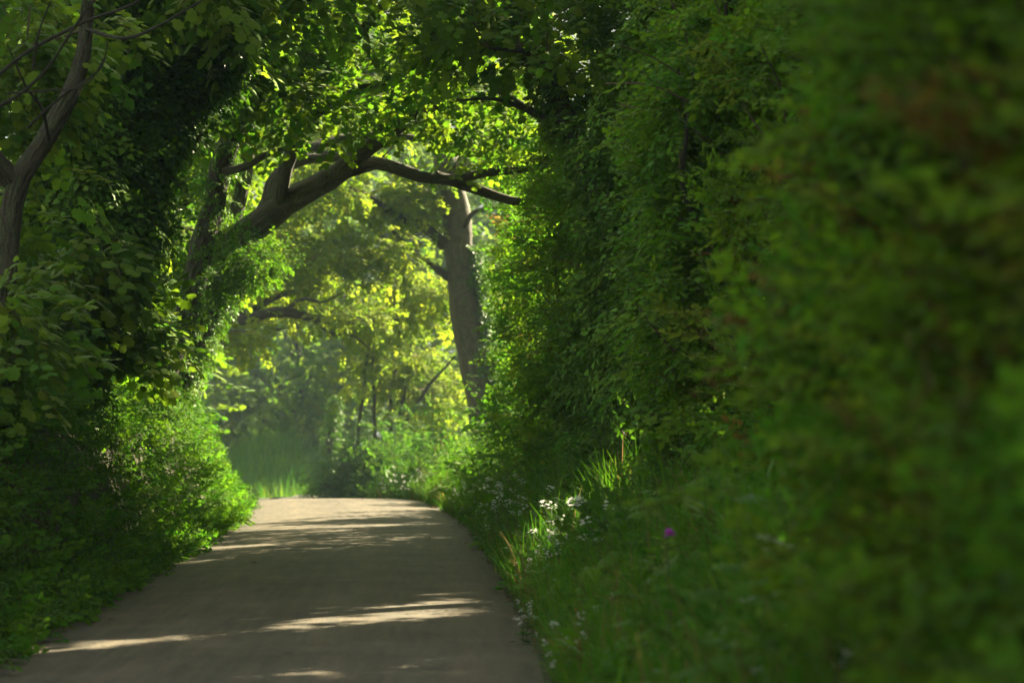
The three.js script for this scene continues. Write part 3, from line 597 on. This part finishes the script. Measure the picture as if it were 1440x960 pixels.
{
  const T = new Tree('ivy_stump', 'pale slender dead stem wrapped in shiny ivy beside the bush', 'tree');
  const n = T.limb([W(456, 700, 56), W(462, 640, 56), W(468, 590, 56), W(472, 555, 56)], [0.12, 0.1, 0.09, 0.05], { name: 'trunk', sides: 8 });
  T.ivy(n, 420, 0.03, 0.12, { size: 0.6, color: C.ivy });
  T.done();
}
function fieldTree(name, label, px, d, height, spread, n, color, size, group) {
  const T = new Tree(name, label, 'tree', group), b = W(px, 600, d); b.y = ground(b.x, b.z) - 0.2;
  T.limb([b.clone(), b.clone().add(V(gauss() * 0.4, height * 0.25, 0)), b.clone().add(V(gauss() * 0.8, height * 0.55, gauss())), b.clone().add(V(gauss(), height * 0.9, gauss()))], [0.4, 0.32, 0.2, 0.06], { name: 'trunk', sides: 9, step: 0.5 });
  for (let k = 0; k < 5; k++) { const h = height * rr(0.2, 0.6), a = k * 1.3 + rnd(); T.limb([b.clone().add(V(0, h, 0)), b.clone().add(V(Math.cos(a) * spread * 0.5, h + height * 0.14, Math.sin(a) * spread * 0.5)), b.clone().add(V(Math.cos(a) * spread * 0.85, h + height * 0.2, Math.sin(a) * spread * 0.85))], [0.16, 0.1, 0.03], { sides: 7, step: 0.5 }); }
  const bl = [];
  for (let k = 0; k < 9; k++) { const a = k * 2.4, f = k / 8, w = spread * Math.sin(0.5 + f * 2.3) * 0.62; bl.push({ c: b.clone().add(V(Math.cos(a) * w, height * lerp(0.12, 0.92, f), Math.sin(a) * w)), r: [spread * 0.55, height * 0.16, spread * 0.55], n: Math.round(n / 9) }); }
  T.crown(bl, { color, per: 19, spread: 0.85, size, twigR: 0.012, dense: 0.28 });
  T.done();
}
seeded(303);
fieldTree('hazy_tree', 'blue green hazy tree far behind the grass mound', 300, 100, 9, 4.2, 330, C.syc, 1.7, null);
fieldTree('hazy_tree', 'hazy tree in the distance, right of the blue green one', 375, 108, 10, 4.5, 330, C.syc, 1.7, null);
fieldTree('olive_tree', 'olive green broad tree hanging over the grass mound', 425, 82, 12, 4.6, 700, C.syc, 1.3, null);
fieldTree('field_tree', 'tall pale tree behind the young sunlit stems', 575, 71, 18, 5, 640, C.syc, 1.5, null);
fieldTree('field_tree', 'tall bright tree seen past the grey trunk', 700, 78, 13, 5, 560, C.syc, 1.5, null);
fieldTree('field_tree', 'tall tree beyond the left bank filling the gap', 200, 76, 13, 5, 480, C.syc, 1.5, null);
fieldTree('field_tree', 'tall tree closing the view behind the level branches', 470, 120, 27, 8, 760, C.syc, 2.2, null);
fieldTree('hazy_tree', 'broad dark tree at the back, between the blue green and olive trees', 340, 128, 13, 6.5, 520, C.syc, 2.2, null);
fieldTree('field_tree', 'leafy tree behind the bare grey curved trunk', 30, 34, 9, 2.6, 420, C.syc, 1.1, null);
fieldTree('field_tree', 'tree in the field far behind the bare grey trunk', 90, 52, 13, 4, 420, C.syc, 1.3, null);
console.log('far trees');

// --- unseen trees added to shade the lane, crowns above the hedge out of frame
function shadeTree(label, x, d, h0, h1, spread, n) {
  const T = new Tree('added_shade_tree', label, 'tree', 'unseen tall trees added for shade'), b = V(x, ground(x, -d) - 0.2, -d);
  T.limb([b, V(x + gauss() * 0.3, h0, -d), V(x + gauss() * 0.6, (h0 + h1) / 2, -d + gauss() * 0.5), V(x, h1, -d)], [0.35, 0.28, 0.18, 0.05], { name: 'trunk', sides: 9, step: 0.5 });
  const bl = [];
  for (let k = 0; k < 8; k++) { const a = k * 2.4, f = k / 7, w = spread * 0.55; bl.push({ c: V(x + Math.cos(a) * w, lerp(h0 + 0.5, h1, f), -d + Math.sin(a) * w), r: [spread * 0.6, (h1 - h0) * 0.22, spread * 0.6], n: Math.round(n / 8) }); }
  T.crown(bl, { color: C.syc, per: 9, spread: 0.6, size: 1.8, twigR: 0.02, dense: 0.7 }); T.done();
}
seeded(401);
for (const [x, d, h0, h1, s, n] of [[6.4, 9, 3.5, 11, 3, 230], [6.4, 16, 4, 13.5, 3.2, 300], [6.8, 21, 4, 13, 3, 280], [6, 28, 4, 13.5, 2.6, 240], [7, 37, 3, 6.5, 3, 130], [12, 20, 1.5, 12, 4, 230], [12.5, 33, 1.5, 11.5, 4.2, 230], [13, 38, 1.5, 8, 4, 150], [12, 12, 1.5, 12, 4, 200]]) shadeTree('unseen tall tree added behind the hedge to shade the lane', x, d, h0, h1, s, n);
console.log('shade trees');

// ---------------------------------------------------------------- ground plants
seeded(501);
{ // left bank cover
  const L = new Leaves(), G = new Leaves();
  for (let i = 0; i < 22000; i++) {
    const f = rnd(), d = 9 + 37 * f ** 1.4, w = rnd() ** 1.2 * 2.3 - 0.12, i0 = laneIndexAt.cache ? 0 : 0;
    const q = besideD(d, -1, w), y = ground(q.x, q.z), fat = w < 0.6 ? 0.28 : 0.34;
    const out = V(1, 0.5 + w, 0.1).normalize();
    const lift = rnd() * fat * (d > 30 ? 0.7 : 1);
    q.y = y + lift * 0.75; q.x += lift * 0.5 * (w < 0.8 ? 1 : 0.2) + 0.1 * noise(d * 1.7, w * 3);
    const leafKind = V(gauss() * 0.8 + 0.35, gauss() * 0.5 + 0.1, gauss() * 0.8);
    L.add(q, leafKind, out.clone().add(V(gauss() * 0.5, 0.3 + gauss() * 0.4, 0.3 + gauss() * 0.5)), rr(0.45, 0.8), tintOf(C.nettle[0], C.nettle[1], 0.25));
  }
  const o = new THREE.Group(); o.name = 'undergrowth'; o.userData = { kind: 'stuff', label: 'dense leafy undergrowth covering the steep left bank', category: 'undergrowth' }; scene.add(o);
  L.build('foliage', [...NETTLE, ...SMALL], leafMat, o);
  for (let i = 0; i < 13000; i++) {
    const d = 9 + 29 * rnd(), w = rr(0.6, 2.4), q = besideD(d, -1, w); q.y = ground(q.x, q.z) - 0.02;
    if (noise(q.x * 0.9, q.z * 0.5, 12) < -0.4 + (d > 26 ? 0.25 : 0)) continue;
    const a = rr(0, 6.28); G.add(q, V(Math.cos(a), gauss() * 0.15, Math.sin(a)), V(gauss() * 0.2 + 0.1, 1, gauss() * 0.2), rr(0.6, 1.05), tintOf(C.grass[0], C.grass[1], 0.2));
  }
  const g = new THREE.Group(); g.name = 'bank_grass'; g.userData = { kind: 'stuff', label: 'long bright grass on top of the left bank', category: 'grass' }; scene.add(g);
  G.build('grass', GRASS, grassMat, g);
}
function besideD(d, side, w) { const k = besideD.table ??= Array.from({ length: 801 }, (_, i) => laneIndexAt(i / 10 - 10)); return beside(k[clamp(Math.round((d + 10) * 10), 0, 800)], side, w).add(V(0, 0, rr(-0.3, 0.3))); }
seeded(502);
{ // right verge
  const L = new Leaves(), G = new Leaves();
  for (let i = 0; i < 11500; i++) {
    const d = 5 + 42 * rnd() ** 1.1, w = rr(0.04, 1.15), q = besideD(d, 1, w); if (Math.hypot(q.x - 0.7, q.z + 9.2) < 0.35) continue; q.y = ground(q.x, q.z) - 0.02;
    const a = rr(0, 6.28); G.add(q, V(Math.cos(a), gauss() * 0.15, Math.sin(a)), V(-0.15 + gauss() * 0.25, 1, gauss() * 0.2), rr(0.45, 0.85) + w * 0.55, rnd() < 0.1 ? tintOf([0.16, 0.11, 0.04], [0.24, 0.17, 0.07]) : tintOf(C.grass[0], C.grass[1], 0.22));
  }
  for (let i = 0; i < 5200; i++) {
    const d = 6 + 43 * rnd() ** 0.85, w = rr(0.14, 1.2), q = besideD(d, 1, w); if (noise(q.x * 1.3, q.z * 0.9, 30) < -0.12 && d < 36) continue;
    q.y = ground(q.x, q.z) + rnd() * (0.22 + 0.6 * w) * (d > 26 ? 1 + Math.min(1, (d - 26) / 8) * 1.1 : 1);
    L.add(q, V(gauss() - 0.3, gauss() * 0.5 + 0.2, gauss()), V(gauss() * 0.4 - 0.2, 1, gauss() * 0.4 + 0.3), rr(0.5, 1), tintOf(C.nettle[0], C.nettle[1], 0.25));
  }
  const g = new THREE.Group(); g.name = 'verge_grass'; g.userData = { kind: 'stuff', label: 'tall grass along the right verge under the hedge', category: 'grass' }; scene.add(g);
  G.build('grass', GRASS, grassMat, g);
  const o = new THREE.Group(); o.name = 'verge_undergrowth'; o.userData = { kind: 'stuff', label: 'leafy weeds mixed into the right verge grass', category: 'undergrowth' }; scene.add(o);
  L.build('foliage', [...NETTLE, ...SMALL, SYC[0]], leafMat, o);
}
seeded(503);
{ // grass mound and field beyond the crest
  const G = new Leaves();
  for (let i = 0; i < 6000; i++) {
    const q = V(-7.6 + gauss() * 4, 0, -68 + gauss() * 7); if (Math.abs(laneOffset(q.x, q.z)) < 2) continue; q.y = ground(q.x, q.z) - 0.03;
    const a = rr(0, 6.28); G.add(q, V(Math.cos(a), 0, Math.sin(a)), V(gauss() * 0.3, 1, gauss() * 0.3), rr(0.9, 1.5), tintOf(C.grass[0], C.grass[1], 0.2));
  }
  const g = new THREE.Group(); g.name = 'meadow_grass'; g.userData = { kind: 'stuff', label: 'pale long grass on the mound beyond the crest', category: 'grass' }; scene.add(g);
  G.build('grass', GRASS, grassMat, g);
}
seeded(504);
{ // leaf litter gathered along the lane edges
  const buf = { pos: [], idx: [], col: [] }; addLeaf(buf, 'ovate', V(0, 0, 0), V(1, 0, 0), up, 0.05, [1, 1, 1]);
  const geo = geometryOf(buf.pos, buf.idx, buf.col), L = new Leaves();
  for (let i = 0; i < 2600; i++) {
    const d = 10 + 34 * rnd(), side = rnd() < 0.7 ? -1 : 1, w = -Math.abs(gauss()) * 0.16 + 0.1, q = besideD(d, side, w); if (noise(q.z * 1.4, side * 3) < -0.1) continue;
    q.y = Math.max(ground(q.x, q.z), baseHeight(d)) + 0.012 + rnd() * 0.015; const a = rr(0, 6.28);
    L.list.push([q, V(Math.cos(a), gauss() * 0.3, Math.sin(a)), V(gauss() * 0.3, 1, gauss() * 0.3), rr(0.5, 1.1), tintOf([0.12, 0.06, 0.02], [0.2, 0.13, 0.04], 0.3)]);
  }
  const o = new THREE.Group(); o.name = 'leaf_litter'; o.userData = { kind: 'stuff', label: 'brown leaf litter and crumbs along the lane edges', category: 'litter' }; scene.add(o);
  L.build('leaves', [geo], leafMat, o);
}
// single fallen leaves on the lane
seeded(505);
{
  const red = new THREE.MeshStandardMaterial({ color: new THREE.Color(0.09, 0.018, 0.012), roughness: 0.9, side: THREE.DoubleSide }), dark = new THREE.MeshStandardMaterial({ color: new THREE.Color(0.035, 0.028, 0.018), roughness: 0.9, side: THREE.DoubleSide }), greenish = new THREE.MeshStandardMaterial({ color: new THREE.Color(0.05, 0.055, 0.015), roughness: 0.9, side: THREE.DoubleSide });
  const list = [[358, 799, red, 0.1, 'curled dark red leaf lying on the open lane'], [70, 878, dark, 0.16, 'dark clump of dead leaf at the foot of the left bank'], [510, 871, dark, 0.07, 'dark leaf lying inside the bright sun patch'], [705, 832, greenish, 0.12, 'dull green leaf at the verge edge of the lane'], [160, 841, greenish, 0.08], [285, 757, dark, 0.08], [238, 799, greenish, 0.09], [500, 749, dark, 0.08], [475, 712, dark, 0.07], [347, 701, dark, 0.09], [345, 722, dark, 0.08], [603, 760, dark, 0.07], [620, 803, dark, 0.06], [885 - 163, 908, dark, 0.06], [404, 931, dark, 0.05], [636, 743, dark, 0.07], [155, 878, dark, 0.05]];
  for (const [px, py, m, s, label] of list) {
    const d = EYE * FPX / (py - 600), buf = { pos: [], idx: [], col: [] };
    addLeaf(buf, 'palmate', V(-0.5 * s, 0, 0), V(1, 0.05, 0), up, s, [1, 1, 1]);
    for (let i = 0; i < buf.pos.length; i += 3) { const x = buf.pos[i] / s, z = buf.pos[i + 2] / s; buf.pos[i + 1] += s * (0.9 * z * z + 0.5 * x * x); }
    const o = part(numbered('fallen_leaf'), geometryOf(buf.pos, buf.idx), m, scene);
    const x = (px - 720) / FPX * d, u = laneOffset(x, -d); o.position.set(x, baseHeight(d) + 0.034 * (1 - (u / HALF) ** 2) + 0.012, -d); o.rotation.y = rr(0, 6.28);
    o.userData = { label: label ?? 'small dark fallen leaf lying on the lane surface', category: 'leaf', group: 'fallen leaves on the lane' };
  }
}
// white umbels in the right verge
seeded(506);
function umbelPlant(height) {
  const o = new THREE.Group(), stems = [], heads = [];
  const top = V(gauss() * 0.05, height, gauss() * 0.05), main = path([V(0, 0, 0), V(gauss() * 0.03, height * 0.5, gauss() * 0.03), top], [0.006, 0.003], 0.12, 0.01); const mainStem = part('stem', tube(main, 5, 0.02), stemMat, o);
  const n = 8;
  for (let k = 0; k < n; k++) {
    const a = k * 1.26 + rnd(), base = main[Math.floor(main.length * rr(0.35, 0.85))].p, e = k ? base.clone().add(V(Math.cos(a) * rr(0.05, 0.16), rr(0.06, 0.2), Math.sin(a) * rr(0.05, 0.16))) : top.clone();
    const stalk = k === 0 ? mainStem : part('stem', tube(path([base, base.clone().lerp(e, 0.5).add(V(0, -0.02, 0)), e], [0.003, 0.002], 0.06, 0.005), 4, 0.02), stemMat, o);
    const buf = { pos: [], idx: [], col: [] };
    for (let i = 0; i < 8; i++) { // loose florets
      const c = e.clone().add(inBall().multiplyScalar(0.028));
      for (let j = 0; j < 4; j++) { const g = j * 1.57 + rnd(); addLeaf(buf, 'ovate', c, V(Math.cos(g), 0.3 + gauss() * 0.5, Math.sin(g)).normalize(), V(gauss(), 1, gauss()).normalize(), rr(0.01, 0.017), [1, 1, 1]); }
    }
    part('flower_head', geometryOf(buf.pos, buf.idx), petalMat, stalk);
  }
  const lb = { pos: [], idx: [], col: [] };
  for (let i = 0; i < 14; i++) { const p = main[Math.floor(main.length * rr(0.1, 0.6))].p, a = rr(0, 6.28); addLeaf(lb, 'ovate', p, V(Math.cos(a), rr(-0.2, 0.5), Math.sin(a)).normalize(), up, rr(0.06, 0.12), [0.05, 0.13, 0.014]); }
  part('foliage', geometryOf(lb.pos, lb.idx, lb.col), leafMat, o);
  return o;
}
{
  const kinds = [umbelPlant(0.5), umbelPlant(0.62), umbelPlant(0.4)]; let k = 0;
  const place = (px, py, d, label, group) => {
    const p = W(px, py, d), o = kinds[k++ % 3].clone(); o.name = numbered('white_flower'); o.position.set(p.x, ground(p.x, p.z) - 0.02, p.z); o.rotation.y = rr(0, 6.28);
    const want = p.y - o.position.y; o.scale.setScalar(clamp(want / [0.5, 0.62, 0.4][(k - 1) % 3], 0.6, 1.45)); o.userData = { label, category: 'flower', group }; scene.add(o);
  };
  for (const [px, py, d] of [[638, 690, 34], [650, 684, 33.5], [660, 676, 33], [672, 684, 32.5], [684, 690, 32], [646, 704, 33], [664, 700, 32], [690, 678, 32.5], [676, 706, 31], [700, 692, 30.5]]) place(px, py, d, 'white frothy flower in the clump where the verge bends', 'white flowers clumped at the bend of the verge');
  for (const [px, py, d] of [[540, 672, 43.5], [556, 664, 43.2], [570, 678, 42.5], [586, 660, 42.5], [600, 668, 41.5]]) place(px, py, d, 'sunlit white flower at the lane crest by the dark bush', 'sunlit white flowers at the crest');
  for (const [px, py, d] of [[738, 808, 17.5], [752, 790, 17.2], [760, 802, 16.5], [776, 788, 16.5], [836, 780, 14.5], [735, 868, 14], [740, 850, 14.2], [800, 812, 15], [812, 880, 11.5], [784, 908, 11.3], [858, 838, 11.8], [806, 902, 11]]) place(px, py, d, 'white flower in the verge grass beside the shaded lane', 'white flowers in the shaded verge');
  for (let i = 0; i < 26; i++) { const d = 15 + i * 0.72, q = besideD(d, 1, rr(0.08, 0.6)); place(720 + q.x / -q.z * FPX, 600 - (ground(q.x, q.z) + rr(0.42, 0.7) - EYE) / -q.z * FPX, -q.z, 'small white flower dotted along the edge of the verge', 'white flowers dotted along the verge'); }
  for (const [px, py, d] of [[1152, 824, 7.2], [1100, 846, 7.6], [1124, 852, 7.4], [1182, 842, 7], [1198, 848, 7], [1228, 894, 6.4], [1190, 920, 6.4]]) place(px, py, d, 'white flower at the foot of the mixed hedge with the dead twig', 'white flowers under the mixed hedge');
}
{ // purple flower
  const p = W(941, 752, 9.5), o = thing('purple_flower', 'single bright purple flower standing in the verge grass', 'flower'), gy = ground(p.x, p.z); o.position.set(p.x, gy, p.z); const h = p.y - gy;
  part('stem', tube(path([V(0.03, 0, 0), V(0.01, h * 0.5, 0), V(0, h, 0)], [0.005, 0.003], 0.1, 0.01), 6, 0.02), stemMat, o);
  const buf = { pos: [], idx: [], col: [] };
  for (let i = 0; i < 40; i++) { const a = i * 2.4, e = rr(-0.2, 1.2); addLeaf(buf, 'ovate', V(0, h, 0), V(Math.cos(a) * Math.cos(e), Math.sin(e), Math.sin(a) * Math.cos(e)).normalize(), V(gauss(), 1, gauss()).normalize(), rr(0.022, 0.034), [1, 1, 1]); }
  part('flower_head', geometryOf(buf.pos, buf.idx), purpleMat, o);
}
console.log('done');
renderer.render(scene, camera);
